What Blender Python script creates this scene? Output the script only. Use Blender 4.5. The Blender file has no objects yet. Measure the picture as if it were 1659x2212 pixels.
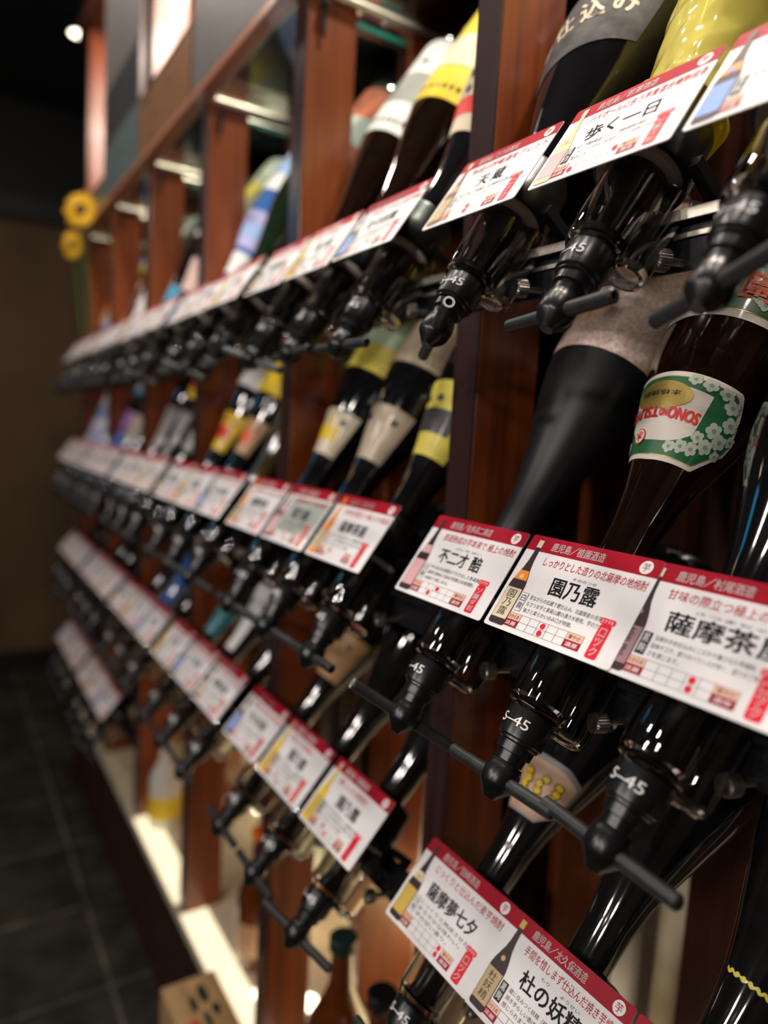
import bpy, bmesh, math, random
from mathutils import Vector, Matrix
R = random.Random(7)
PI = math.pi
sc = bpy.context.scene
col = sc.collection

# ------------------------------------------------------------------ camera
CAM = Vector((0.0, -0.33218, -0.17117))
FW = Vector((-0.83831855, 0.53451289, -0.10732188))
RT = Vector((0.53138008, 0.84512141, 0.0583525))
UP = Vector((-0.12189019, 0.00811072, 0.99251045))
cd = bpy.data.cameras.new('camera')
cd.sensor_fit = 'VERTICAL'; cd.sensor_height = 24.0
cd.lens = 1533.43 * 24.0 / 2212.0
cd.clip_start = 0.01; cd.clip_end = 50
cd.dof.use_dof = True; cd.dof.focus_distance = 0.485; cd.dof.aperture_fstop = 1.55
cam = bpy.data.objects.new('camera', cd); col.objects.link(cam)
m = Matrix.Identity(4)
for i in range(3):
    m[i][0] = RT[i]; m[i][1] = UP[i]; m[i][2] = -FW[i]; m[i][3] = CAM[i]
cam.matrix_world = m
sc.camera = cam

# ------------------------------------------------------------------ light and exposure
sc.view_settings.view_transform = 'Standard'; sc.view_settings.look = 'None'
sc.view_settings.gamma = 1.0; sc.view_settings.use_curve_mapping = False
sc.view_settings.exposure = 0.0
w = bpy.data.worlds.new('world'); sc.world = w; w.use_nodes = True
w.node_tree.nodes['Background'].inputs[0].default_value = (0.9, 0.75, 0.62, 1)
w.node_tree.nodes['Background'].inputs[1].default_value = 0.03
def area(name, loc, target, size, power, color, shape='DISK', spread=180, size_y=None):
    l = bpy.data.lights.new(name, 'AREA'); l.shape = shape; l.size = size; l.energy = power; l.color = color
    if size_y: l.size_y = size_y
    l.spread = math.radians(spread)
    o = bpy.data.objects.new(name, l); col.objects.link(o); o.location = loc
    o.rotation_euler = (Vector(target) - Vector(loc)).to_track_quat('-Z', 'Y').to_euler()
    return o
WARM = (1.0, 0.90, 0.82)
LX = (0.10, -0.45, -1.0, -1.6, -2.2)
for i, x in enumerate(LX):
    area('ceiling_spot_light', (x, -0.20, 1.18), (x - 0.05, 0.05, -0.3), 0.09, 3.9, WARM)
# lamps under the canopy of the rack, over the glass shelves
for b in range(0, 6):
    area('canopy_light', (-0.19 - 0.39 * b, 0.26, 0.96), (-0.36 - 0.39 * b, 0.14, 0.2), 0.08, (9.5, 9.5, 9.5, 6.0, 4.5, 3.0)[b], (1.0, 0.86, 0.74))
# soft light of the room in front of the rack
for i, (x, z) in enumerate(((-1.25, 0.75), (-0.62, 0.45), (-0.05, 0.62), (0.42, 0.38))):
    area('room_lamp_light', (x, -1.66, z), (-0.5 + 0.4 * (x + 0.4), 0.15, -0.1), 0.13, 7.2, (1.0, 0.91, 0.86))
area('blue_screen_light', (-3.2, -1.25, 0.9), (-0.8, 0, 0.1), 0.4, 0.8, (0.05, 0.55, 1.0), 'RECTANGLE', size_y=0.3)
area('wall_wash_light', (-3.2, -0.9, 1.0), (-3.75, -0.3, -0.6), 0.2, 2.0, (1.0, 0.68, 0.36))
for b in range(0, 6):
    area('deck_light', (-0.32 - 0.39 * b, 0.25, -1.105), (-0.32 - 0.39 * b, 0.42, -0.95), 0.10, (0.3, 1.7, 1.7, 1.2, 0.4, 0.2)[b], (1.0, 0.83, 0.55), spread=110)
try:
    sc.cycles.use_denoising = True
    sc.cycles.max_bounces = 8; sc.cycles.transmission_bounces = 8; sc.cycles.glossy_bounces = 4; sc.cycles.diffuse_bounces = 3
    sc.cycles.caustics_reflective = False; sc.cycles.caustics_refractive = False
    sc.cycles.sample_clamp_indirect = 4.0
except Exception:
    pass

# ------------------------------------------------------------------ materials
MATS = {}
def mat(name, c, rough=0.5, metal=0.0, coat=0.0, trans=0.0, ior=1.45, emit=None, estr=0.0, var=0.06, scale=60.0, bump=0.0, alpha=1.0, spec=0.5):
    if name in MATS: return MATS[name]
    m = bpy.data.materials.new(name); m.use_nodes = True; MATS[name] = m
    nt = m.node_tree; p = nt.nodes['Principled BSDF']
    p.inputs['Base Color'].default_value = (*c, 1)
    p.inputs['Roughness'].default_value = rough; p.inputs['Metallic'].default_value = metal
    p.inputs['Coat Weight'].default_value = coat; p.inputs['Coat Roughness'].default_value = 0.08
    p.inputs['Transmission Weight'].default_value = trans; p.inputs['IOR'].default_value = ior
    p.inputs['Specular IOR Level'].default_value = spec
    p.inputs['Alpha'].default_value = alpha
    if emit: p.inputs['Emission Color'].default_value = (*emit, 1); p.inputs['Emission Strength'].default_value = estr
    if var or bump:
        tc = nt.nodes.new('ShaderNodeTexCoord'); n = nt.nodes.new('ShaderNodeTexNoise')
        n.inputs['Scale'].default_value = scale; n.inputs['Detail'].default_value = 4
        nt.links.new(tc.outputs['Object'], n.inputs['Vector'])
        if var and trans == 0:
            r = nt.nodes.new('ShaderNodeValToRGB'); e = r.color_ramp.elements
            e[0].position = 0.3; e[1].position = 0.7
            e[0].color = (*[max(0, v * (1 - var)) for v in c], 1); e[1].color = (*[min(1, v * (1 + var)) for v in c], 1)
            nt.links.new(n.outputs['Fac'], r.inputs['Fac']); nt.links.new(r.outputs['Color'], p.inputs['Base Color'])
        if bump:
            bn = nt.nodes.new('ShaderNodeBump'); bn.inputs['Strength'].default_value = bump; bn.inputs['Distance'].default_value = 0.002
            nt.links.new(n.outputs['Fac'], bn.inputs['Height']); nt.links.new(bn.outputs['Normal'], p.inputs['Normal'])
    return m

def wood(name, c0, c1, rough=0.34, coat=0.25):
    m = bpy.data.materials.new(name); m.use_nodes = True; MATS[name] = m
    nt = m.node_tree; p = nt.nodes['Principled BSDF']; L = nt.links.new
    tc = nt.nodes.new('ShaderNodeTexCoord'); mp = nt.nodes.new('ShaderNodeMapping')
    mp.inputs['Scale'].default_value = (60, 45, 1.6)
    n = nt.nodes.new('ShaderNodeTexNoise'); n.inputs['Scale'].default_value = 1.5; n.inputs['Detail'].default_value = 6; n.inputs['Distortion'].default_value = 0.4
    r = nt.nodes.new('ShaderNodeValToRGB'); e = r.color_ramp.elements
    e[0].position = 0.32; e[0].color = (*c0, 1); e[1].position = 0.66; e[1].color = (*c1, 1)
    L(tc.outputs['Object'], mp.inputs['Vector']); L(mp.outputs['Vector'], n.inputs['Vector']); L(n.outputs['Fac'], r.inputs['Fac']); L(r.outputs['Color'], p.inputs['Base Color'])
    bn = nt.nodes.new('ShaderNodeBump'); bn.inputs['Strength'].default_value = 0.08; bn.inputs['Distance'].default_value = 0.001
    L(n.outputs['Fac'], bn.inputs['Height']); L(bn.outputs['Normal'], p.inputs['Normal'])
    p.inputs['Roughness'].default_value = rough; p.inputs['Coat Weight'].default_value = coat; p.inputs['Coat Roughness'].default_value = 0.2
    return m
WOOD = wood('mahogany', (0.13, 0.026, 0.005), (0.25, 0.054, 0.011))
WOODD = wood('dark_shaded_mahogany', (0.024, 0.006, 0.003), (0.048, 0.012, 0.006), 0.4, 0.15)  # dark boards; shade of the slats and back is deepened into this colour
BLACKP = mat('black_plastic', (0.006, 0.006, 0.0065), 0.30, var=0.25, scale=200, bump=0.05)
BLACKG = mat('grey_black_rod', (0.022, 0.024, 0.024), 0.42, var=0.2, scale=150)
BLACKM = mat('black_steel', (0.010, 0.010, 0.012), 0.4, 0.3, var=0.2)
CLEAR = mat('clear_acrylic', (0.97, 0.95, 0.92), 0.03, trans=1.0, ior=1.46, var=0)
FROST = mat('frosted_flange', (0.80, 0.75, 0.64), 0.35, trans=0.0, ior=1.4, var=0)
STEEL = mat('brushed_steel', (0.56, 0.51, 0.43), 0.38, 1.0, var=0.15, scale=300)
KNOBM = mat('knurled_steel', (0.26, 0.235, 0.22), 0.40, 1.0, var=0.25, scale=300)
RINGM = mat('lever_tip_grey', (0.42, 0.41, 0.40), 0.5)
WHITE = mat('card_white', (0.82, 0.80, 0.80), 0.45, coat=0.0, var=0.015, spec=0.3)
RED = mat('card_crimson', (0.36, 0.004, 0.020), 0.45, coat=0.0, var=0.05, spec=0.2)
REDB = mat('card_bright_red', (0.78, 0.006, 0.030), 0.4, coat=0.2, var=0.03)
PINK = mat('card_salmon', (0.86, 0.50, 0.38), 0.4, coat=0.2, var=0.03)
INK = mat('black_ink', (0.012, 0.012, 0.014), 0.5, var=0.1)
INKW = mat('white_print', (0.85, 0.83, 0.80), 0.45, var=0.02)
NAVY = mat('navy_print', (0.02, 0.03, 0.09), 0.5, var=0.05)
GRID = mat('grid_line', (0.10, 0.09, 0.09), 0.5)
def col_mat(name, c, rough=0.45, **k): return mat(name, c, rough, coat=k.pop('coat', 0.15), **k)
GLASS = {
 'black': mat('black_bottle_glass', (0.006, 0.006, 0.007), 0.05, coat=1.0, var=0.2),
 'brown': mat('brown_bottle_glass', (0.009, 0.0032, 0.0014), 0.05, coat=1.0, var=0.3),
 'green': mat('green_bottle_glass', (0.010, 0.022, 0.010), 0.05, coat=1.0, var=0.3),
 'olive': mat('olive_bottle_glass', (0.06, 0.05, 0.012), 0.07, coat=1.0, var=0.3),
 'matte': mat('matte_black_coating', (0.010, 0.010, 0.011), 0.40, var=0.1, scale=300),
 'amber': mat('amber_bottle_glass', (0.11, 0.024, 0.004), 0.05, coat=1.0, var=0.3),
 'white': mat('white_bottle_glaze', (0.72, 0.68, 0.60), 0.25, coat=0.5),
 'blue': mat('blue_bottle_glass', (0.05, 0.14, 0.42), 0.08, coat=1.0, var=0.2),
}
GLASS_W = {'black': 'black', 'brown': 'dark brown', 'green': 'dark green', 'olive': 'olive', 'matte': 'matte black', 'amber': 'amber', 'white': 'white', 'blue': 'blue'}

# ------------------------------------------------------------------ mesh builder
class MB:
    def __init__(s): s.v = []; s.f = []; s.m = []; s.mats = []; s.sm = []
    def mi(s, mt):
        if mt not in s.mats: s.mats.append(mt)
        return s.mats.index(mt)
    def add(s, vs, fs, mt, smooth=False):
        o = len(s.v); k = s.mi(mt)
        s.v += [tuple(v) for v in vs]
        for f in fs: s.f.append([i + o for i in f]); s.m.append(k); s.sm.append(smooth)
        return s
    def box(s, x0, x1, y0, y1, z0, z1, mt, M=None):
        vs = [(x, y, z) for x in (x0, x1) for y in (y0, y1) for z in (z0, z1)]
        if M: vs = [tuple(M @ Vector(v)) for v in vs]
        return s.add(vs, [(0, 1, 3, 2), (4, 6, 7, 5), (0, 4, 5, 1), (2, 3, 7, 6), (0, 2, 6, 4), (1, 5, 7, 3)], mt)
    def lathe(s, prof, mt, seg=32, cx=0.0, cy=0.0, M=None, ell=1.0, knurl=0.0, caps=True):
        vs = []; fs = []
        for z, r in prof:
            for k in range(seg):
                a = 2 * PI * k / seg; rr = r * (1 - (knurl if k % 2 else 0))
                vs.append((cx + rr * math.sin(a), cy - rr * math.cos(a) * ell, z))
        n = len(prof)
        for i in range(n - 1):
            for k in range(seg):
                k2 = (k + 1) % seg
                fs.append((i * seg + k, i * seg + k2, (i + 1) * seg + k2, (i + 1) * seg + k))
        if caps and prof[0][1] > 1e-6: fs.append(tuple(reversed(range(seg))))
        if caps and prof[-1][1] > 1e-6: fs.append(tuple((n - 1) * seg + k for k in range(seg)))
        if M: vs = [tuple(M @ Vector(v)) for v in vs]
        return s.add(vs, fs, mt, True)
    def tube(s, a, b, r, mt, seg=16, hole=0.0, cap=None):
        a = Vector(a); b = Vector(b); d = b - a; L = d.length
        M = Matrix.Translation(a) @ d.to_track_quat('Z', 'Y').to_matrix().to_4x4()
        e = min(r * 0.25, L * 0.2)
        if hole:
            return s.lathe([(e * 3, 0), (e * 3, hole), (0, hole), (0, r - e), (e, r), (L - e, r), (L, r - e), (L, hole), (L - e * 3, hole), (L - e * 3, 0)], mt, seg, M=M)
        return s.lathe([(0, r - e), (e, r), (L - e, r), (L, r - e)], mt, seg, M=M)
    def build(s, name, parent=None, smooth_angle=35):
        me = bpy.data.meshes.new(name)
        me.from_pydata(s.v, [], s.f); me.validate(clean_customdata=False)
        for mt in s.mats: me.materials.append(mt)
        if len(me.polygons) == len(s.m):
            for p, k, sm in zip(me.polygons, s.m, s.sm): p.material_index = k; p.use_smooth = sm
        bm = bmesh.new(); bm.from_mesh(me)
        if any(s.sm):
            bmesh.ops.remove_doubles(bm, verts=bm.verts, dist=1e-7)
            bmesh.ops.recalc_face_normals(bm, faces=bm.faces)
            for e in bm.edges:
                if len(e.link_faces) == 2 and e.calc_face_angle(0) > math.radians(smooth_angle): e.smooth = False
        bm.to_mesh(me); bm.free(); me.update()
        o = bpy.data.objects.new(name, me); col.objects.link(o)
        if parent is not None: o.parent = parent
        return o

def tag(o, label=None, cat=None, group=None, kind=None):
    if label: o['label'] = label
    if cat: o['category'] = cat
    if group: o['group'] = group
    if kind: o['kind'] = kind
    return o
def empty(name, loc, rot=(0, 0, 0)):
    o = bpy.data.objects.new(name, None); o.empty_display_size = 0.02; col.objects.link(o)
    o.location = loc; o.rotation_euler = rot
    return o
def copy_tree(o, parent=None):
    c = o.copy(); col.objects.link(c)
    for k in list(c.keys()):
        if k in ('label', 'group', 'category') and parent is None: del c[k]
    if parent is not None: c.parent = parent
    for ch in list(o.children): copy_tree(ch, c)
    return c

# ------------------------------------------------------------------ lettering
TC = {}
def text_geo(t):
    if t in TC: return TC[t]
    c = bpy.data.curves.new('lettering_curve', 'FONT'); c.body = t; c.size = 1.0; c.resolution_u = 3
    o = bpy.data.objects.new('lettering_curve', c); col.objects.link(o)
    dg = bpy.context.evaluated_depsgraph_get(); dg.update()
    ev = o.evaluated_get(dg); me = ev.to_mesh()
    vs = [(v.co.x, v.co.y) for v in me.vertices]; fs = [tuple(p.vertices) for p in me.polygons]
    ev.to_mesh_clear(); bpy.data.objects.remove(o); bpy.data.curves.remove(c)
    if not vs: vs = [(0, 0), (0.01, 0), (0, 0.01)]; fs = [(0, 1, 2)]
    xs = [v[0] for v in vs]; ys = [v[1] for v in vs]
    TC[t] = (vs, fs, min(xs), max(xs), min(ys), max(ys))
    return TC[t]
def text_in(t, x0, x1, y0, y1, shear=0.0, bold=0.0):
    """2D lettering fitted to the rectangle x0..x1, y0..y1; returns (verts2d, faces)"""
    vs, fs, a, b, c, d = text_geo(t)
    sx = (x1 - x0) / max(b - a, 1e-6); sy = (y1 - y0) / max(d - c, 1e-6)
    out = [(x0 + (x - a) * sx + (y - c) * sy * shear, y0 + (y - c) * sy) for x, y in vs]
    F = list(fs)
    if bold:
        n = len(out); o2 = []
        for dx, dy in ((bold, 0), (0, bold), (bold, bold)):
            base = n + len(o2); o2 += [(x + dx, y + dy) for x, y in out]; F += [tuple(i + base for i in f) for f in fs]
        out = out + o2
    return out, F
def vtext_in(t, x0, x1, y0, y1, gap=0.12, **k):
    n = len(t); h = (y1 - y0) / n; V = []; F = []
    for i, ch in enumerate(t):
        yt = y1 - i * h
        v, f = text_in(ch, x0, x1, yt - h * (1 - gap), yt, **k)
        o = len(V); V += v; F += [tuple(a + o for a in q) for q in f]
    return V, F
def disc2(cx, cy, rx, ry, n=20):
    return [(cx + rx * math.cos(2 * PI * k / n), cy + ry * math.sin(2 * PI * k / n)) for k in range(n)], [tuple(range(n))]
def ring2(cx, cy, rx, ry, n=28, k=5):
    V = [(cx, cy)]; F = []
    for j in range(1, k + 1): V += disc2(cx, cy, rx * j / k, ry * j / k, n)[0]
    for i in range(n):
        F.append((0, 1 + i, 1 + (i + 1) % n))
        for j in range(k - 1): F.append((1 + j * n + i, 1 + (j + 1) * n + i, 1 + (j + 1) * n + (i + 1) % n, 1 + j * n + (i + 1) % n))
    return V, F
def rect2(x0, x1, y0, y1): return [(x0, y0), (x1, y0), (x1, y1), (x0, y1)], [(0, 1, 2, 3)]
def rrect2(x0, x1, y0, y1, r, n=5):
    V = []
    for cx, cy, a0 in ((x1 - r, y1 - r, 0), (x0 + r, y1 - r, PI / 2), (x0 + r, y0 + r, PI), (x1 - r, y0 + r, 1.5 * PI)):
        for k in range(n + 1):
            a = a0 + PI / 2 * k / n; V.append((cx + r * math.cos(a), cy + r * math.sin(a)))
    return V, [tuple(range(len(V)))]

# ------------------------------------------------------------------ layout
BAY = 0.39; PX0 = -0.5315; PW = 0.033; PY0 = 0.0747; PY1 = 0.148
ROWS = {1: (0.013, 0.0, 0.5974), 2: (0.0, -0.3008, 0.6112), 3: (0.0039, -0.5926, 0.7118), 4: (0.0, -0.888, 0.70)}   # y, z, tilt
GL = {1: -0.9158, 2: -0.9186, 3: -0.9117, 4: -0.9117}
CW, CH = 0.1126, 0.0765
DECK = -1.125; FLOOR = -1.41
CARDX = {1: [-0.509, -0.3825, -0.262], 2: [-0.4966, -0.379, -0.278], 3: [-0.4863, -0.3735, -0.258]}
STX = {1: [-0.4527, -0.326, -0.218], 2: [-0.441, -0.329, -0.236], 3: [-0.434, -0.325, -0.228]}
def card_x(row, b, k): return (CARDX[row][k] if b == 0 else GL[row] - (b - 1) * BAY + 0.1245 * k) + CW / 2
def st_x(row, b, k): return STX[row][k] if b == 0 else GL[row] - (b - 1) * BAY + (0.088, 0.200, 0.312)[k]
def rowM(row, x):
    y, z, t = ROWS[row]
    return Matrix.Translation((x, y, z)) @ Matrix.Rotation(-t, 4, 'X')
LEAN = {(1, 0, 2): 0.05, (2, 0, 2): 0.062, (3, 0, 2): 0.055}
def stM(row, b, k):
    return rowM(row, st_x(row, b, k)) @ Matrix.Translation((0, 0.034, 0)) @ Matrix.Rotation(LEAN.get((row, b, k), 0.0), 4, 'Y')
def postx(b): return PX0 - b * BAY
ROWN = {1: 'top', 2: 'middle', 3: 'third', 4: 'lowest'}
BAYN = ['nearest', 'second', 'third', 'fourth', 'fifth', 'far end']
POSN = ['left', 'middle', 'right']
def where(row, b, k): return f'{ROWN[row]} row, {BAYN[b]} bay, {POSN[k]} one'

# ------------------------------------------------------------------ setting
def tile_floor():
    m = bpy.data.materials.new('slate_tile'); m.use_nodes = True; nt = m.node_tree; L = nt.links.new; p = nt.nodes['Principled BSDF']
    tc = nt.nodes.new('ShaderNodeTexCoord'); mp = nt.nodes.new('ShaderNodeMapping'); mp.inputs['Location'].default_value = (1.505 + 4.5, 0.012 + 4.5, 0)
    L(tc.outputs['Object'], mp.inputs['Vector'])
    br = nt.nodes.new('ShaderNodeTexBrick'); br.offset = 0.0; br.squash = 1.0
    br.inputs['Scale'].default_value = 1.0; br.inputs['Brick Width'].default_value = 0.3; br.inputs['Row Height'].default_value = 0.3
    br.inputs['Mortar Size'].default_value = 0.004; br.inputs['Mortar Smooth'].default_value = 0.3
    br.inputs['Color1'].default_value = (0.024, 0.022, 0.018, 1); br.inputs['Color2'].default_value = (0.036, 0.033, 0.026, 1); br.inputs['Mortar'].default_value = (0.12, 0.11, 0.09, 1)
    n = nt.nodes.new('ShaderNodeTexNoise'); n.inputs['Scale'].default_value = 9; n.inputs['Detail'].default_value = 8
    r = nt.nodes.new('ShaderNodeValToRGB'); r.color_ramp.elements[0].color = (0.35, 0.36, 0.35, 1); r.color_ramp.elements[1].color = (1.5, 1.45, 1.3, 1)
    r.color_ramp.elements[0].position = 0.35; r.color_ramp.elements[1].position = 0.7
    mx = nt.nodes.new('ShaderNodeMixRGB'); mx.blend_type = 'MULTIPLY'; mx.inputs[0].default_value = 0.9
    L(mp.outputs['Vector'], br.inputs['Vector']); L(tc.outputs['Object'], n.inputs['Vector']); L(n.outputs['Fac'], r.inputs['Fac'])
    L(br.outputs['Color'], mx.inputs[1]); L(r.outputs['Color'], mx.inputs[2]); L(mx.outputs['Color'], p.inputs['Base Color'])
    p.inputs['Roughness'].default_value = 0.45
    bn = nt.nodes.new('ShaderNodeBump'); bn.inputs['Strength'].default_value = 0.25; L(n.outputs['Fac'], bn.inputs['Height']); L(bn.outputs['Normal'], p.inputs['Normal'])
    return m
WALLU = mat('black_plaster', (0.010, 0.011, 0.013), 0.8, var=0.2, scale=3)
WALLL = mat('brown_plaster', (0.105, 0.060, 0.027), 0.75, var=0.25, scale=2.5)
TRIM = mat('black_trim', (0.008, 0.007, 0.007), 0.6)
WX = -3.75; YF = -1.75; YB = 0.46; CEIL = 1.22
def S(o): return tag(o, kind='structure')
S(MB().box(WX - 0.1, 1.2, YF - 0.1, YB + 0.1, FLOOR - 0.1, FLOOR, tile_floor()).build('floor'))
S(MB().box(WX - 0.1, 1.2, YF - 0.1, YB + 0.1, CEIL, CEIL + 0.1, WALLU).build('ceiling'))
S(MB().box(WX - 0.1, WX, YF - 0.1, YB + 0.1, FLOOR, 0.74, WALLL).box(WX - 0.1, WX, YF - 0.1, YB + 0.1, 0.74, CEIL, WALLU).build('wall_left'))
S(MB().box(WX, 1.2, YB, YB + 0.1, FLOOR, CEIL, WALLU).build('wall_back'))
S(MB().box(WX, 1.2, YF - 0.1, YF, FLOOR, CEIL, mat('far_plaster', (0.06, 0.045, 0.035), 0.8)).build('wall_front'))
S(MB().box(1.2, 1.3, YF - 0.1, YB + 0.1, FLOOR, CEIL, mat('far_plaster', (0.06, 0.045, 0.035), 0.8)).build('wall_right'))
S(MB().box(WX, WX + 0.05, YF, YB, 0.71, 0.80, TRIM).build('trim_1'))
S(MB().box(WX, WX + 0.015, YF, YB, FLOOR, FLOOR + 0.10, TRIM).build('baseboard_left'))

# ceiling lamp seen at the far end
lamp = empty('ceiling_lamp', (-2.95, 0.12, CEIL))
tag(lamp, 'small round downlight glowing on the dark ceiling at the far end', 'lamp')
MB().lathe([(-0.016, 0.030), (-0.016, 0.036), (-0.002, 0.038), (0, 0.038)], TRIM, 24).build('lamp_rim', lamp)
MB().lathe([(-0.021, 0.0), (-0.020, 0.020), (-0.0165, 0.0295)], mat('lamp_glow', (1, 0.9, 0.7), emit=(1.0, 0.93, 0.72), estr=7.0, var=0), 24).build('lamp_lens', lamp)

# ------------------------------------------------------------------ the rack
rack = empty('display_rack', (-1.3, 0.1, FLOOR))
tag(rack, 'long dark mahogany display rack of tall posts holding three rows of inverted bottles', 'display rack')
def rpart(mb, name):
    o = mb.build(name, rack); o.location = (1.3, -0.1, -FLOOR); return o
GLP = bpy.data.materials.new('shelf_glass'); GLP.use_nodes = True
_n = GLP.node_tree; _t = _n.nodes.new('ShaderNodeBsdfTransparent'); _t.inputs[0].default_value = (0.86, 0.94, 0.91, 1)
_g = _n.nodes.new('ShaderNodeBsdfGlossy'); _g.inputs['Roughness'].default_value = 0.05; _f = _n.nodes.new('ShaderNodeFresnel'); _f.inputs[0].default_value = 1.45
_x = _n.nodes.new('ShaderNodeMixShader'); _n.links.new(_f.outputs[0], _x.inputs[0]); _n.links.new(_t.outputs[0], _x.inputs[1]); _n.links.new(_g.outputs[0], _x.inputs[2])
_n.links.new(_x.outputs[0], _n.nodes['Material Output'].inputs[0])
TEAL = mat('teal_glass_edge', (0.03, 0.30, 0.22), 0.15, coat=0.5, trans=0.3, var=0)
def bevel_box(x0, x1, y0, y1, z0, z1, mt, c=0.002):
    mb = MB(); P = [(x0 + c, y0), (x1 - c, y0), (x1, y0 + c), (x1, y1 - c), (x1 - c, y1), (x0 + c, y1), (x0, y1 - c), (x0, y0 + c)]
    vs = [(x, y, z0) for x, y in P] + [(x, y, z1) for x, y in P]
    fs = [tuple(reversed(range(8))), tuple(range(8, 16))] + [(i, (i + 1) % 8, 8 + (i + 1) % 8, 8 + i) for i in range(8)]
    return mb.add(vs, fs, mt)
EDGE = wood('dark_edge_wood', (0.022, 0.010, 0.010), (0.040, 0.018, 0.016), 0.3, 0.3)  # wood of the thin front strips, darker in tone than the posts
for b in range(0, 6):
    x = postx(b)
    rpart(bevel_box(x, x + PW, PY0, PY1, DECK, 1.0, WOOD), 'post')
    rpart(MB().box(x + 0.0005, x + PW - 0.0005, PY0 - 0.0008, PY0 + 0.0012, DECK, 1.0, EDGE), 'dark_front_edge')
    rpart(bevel_box(x, x + PW, 0.235, 0.345, DECK, 1.0, WOOD), 'back_post')
    o = rpart(MB().box(x + 0.012, x + 0.020, PY1, 0.235, -0.9, 0.374, GLP).box(x + 0.012, x + 0.020, PY1, 0.235, 0.374, 0.380, TEAL), 'glass_partition')
    for s, xx in ((1, x + PW), (-1, x)):
        if b == 5 and s < 0: continue
        rpart(MB().tube((xx - s * 0.004, 0.095, 0.372), (xx + s * 0.016, 0.095, 0.372), 0.0045, BLACKM).tube((xx + s * 0.006, 0.095, 0.372), (xx + s * 0.006, 0.095, 0.335), 0.003, BLACKM), 'shelf_peg')
        rpart(MB().tube((xx + s * 0.0075, 0.083, 0.388), (xx + s * 0.0075, 0.36, 0.388), 0.0055, STEEL), 'shelf_rod')
x = postx(5)
rpart(MB().box(x - 0.08, x - 0.001, PY0 + 0.02, 0.40, FLOOR, 1.0, WOOD), 'end_panel')
rpart(MB().box(x - 0.08, 0.6, PY0, 0.092, FLOOR, DECK - 0.001, WOODD), 'kickboard')
CREAM = mat('cream_laminate', (0.72, 0.64, 0.47), 0.4, var=0.08, scale=5)
rpart(MB().box(x, 0.6, 0.064, 0.40, DECK - 0.02, DECK, CREAM), 'deck')
rpart(MB().box(x, 0.6, 0.402, 0.43, FLOOR, -0.62, CREAM).box(x, 0.6, 0.402, 0.43, -0.62, 1.0, WOODD), 'back_panel')
k = 0; xs = 0.3
while xs > -2.45:
    rpart(MB().box(xs - 0.145, xs, 0.372, 0.398, -0.93, 0.95, WOODD), 'back_slat'); xs -= BAY / 2
rpart(MB().box(x - 0.08, 0.6, 0.06, 0.43, 1.0, 1.06, WOODD), 'canopy')
GLOW = mat('lit_frosted_panel', (0.9, 0.85, 0.7), 0.5, emit=(1.0, 0.86, 0.56), estr=1.05, var=0)
for b in range(0, 4):
    x = postx(b)
    rpart(MB().box(x + PW + 0.004, x + BAY - 0.004, 0.0655, 0.118, DECK, DECK + 0.003, GLOW), 'light_panel')
x = postx(5)
LEDM = mat('led_lens', (1, 0.95, 0.8), emit=(1.0, 0.90, 0.66), estr=6.0, var=0)
for b in (0, 2, 3, 4, 5):
    for xx, yy in (((-1.018, 0.100), (-0.966, 0.19)) if b == 0 else ((-0.40 - 0.39 * b, 0.355),)):
        rpart(MB().lathe([(DECK - 0.001, 0.017), (DECK + 0.004, 0.017), (DECK + 0.006, 0.014), (DECK + 0.0065, 0)], LEDM, 20, cx=xx, cy=yy + (0.03 if yy < 0.12 else 0)), 'deck_led')

# rails
for row in (1, 2, 3, 4):
    y, z, t = ROWS[row]; RX = 0.3 if row < 4 else postx(3) + PW
    LIP = STEEL if row == 1 else BLACKM  # lips below the top row blackened: their unlit look is put into colour
    rl = empty('bottle_rail', (-1.2, y + 0.064, z - 0.045))
    tag(rl, f'black steel bottle rail carrying the {ROWN[row]} row of bottles', 'rail', 'bottle rails across the posts')
    def lp(mb, name, rl=rl, y=y, z=z):
        o = mb.build(name, rl); o.location = (1.2, -(y + 0.064), -(z - 0.045)); return o
    lp(MB().box(-2.53, RX, y + 0.058, PY0 - 0.0012, z - 0.0565, z - 0.024, BLACKM), 'rail_bar')
    lp(MB().box(-2.53, RX, y + 0.050, PY0 - 0.0012, z - 0.0235, z - 0.0205, LIP).box(-2.53, RX, y + 0.050, y + 0.053, z - 0.027, z - 0.0235, LIP), 'steel_lip')
    lp(MB().box(-2.53, RX, y + 0.0555, y + 0.058, z - 0.0365, z - 0.0335, LIP), 'steel_strip')
    for b in range(0 if row < 4 else 4, 6):
        for k in range(3):
            kx = st_x(row, b, k) + 0.024
            M = Matrix.Translation((kx, y + 0.036, z - 0.052)) @ Matrix.Rotation(-PI / 2, 4, 'X') @ Matrix.Rotation(0.3, 4, 'Y')
            kb = MB().lathe([(0, 0), (0.0, 0.0062), (0.0012, 0.0072), (0.009, 0.0072), (0.010, 0.0062)], KNOBM, 48, M=M, knurl=0.07)
            kb.lathe([(0.009, 0.0025), (0.026, 0.0025)], KNOBM, 10, M=M)
            lp(kb, 'clamp_knob')

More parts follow.
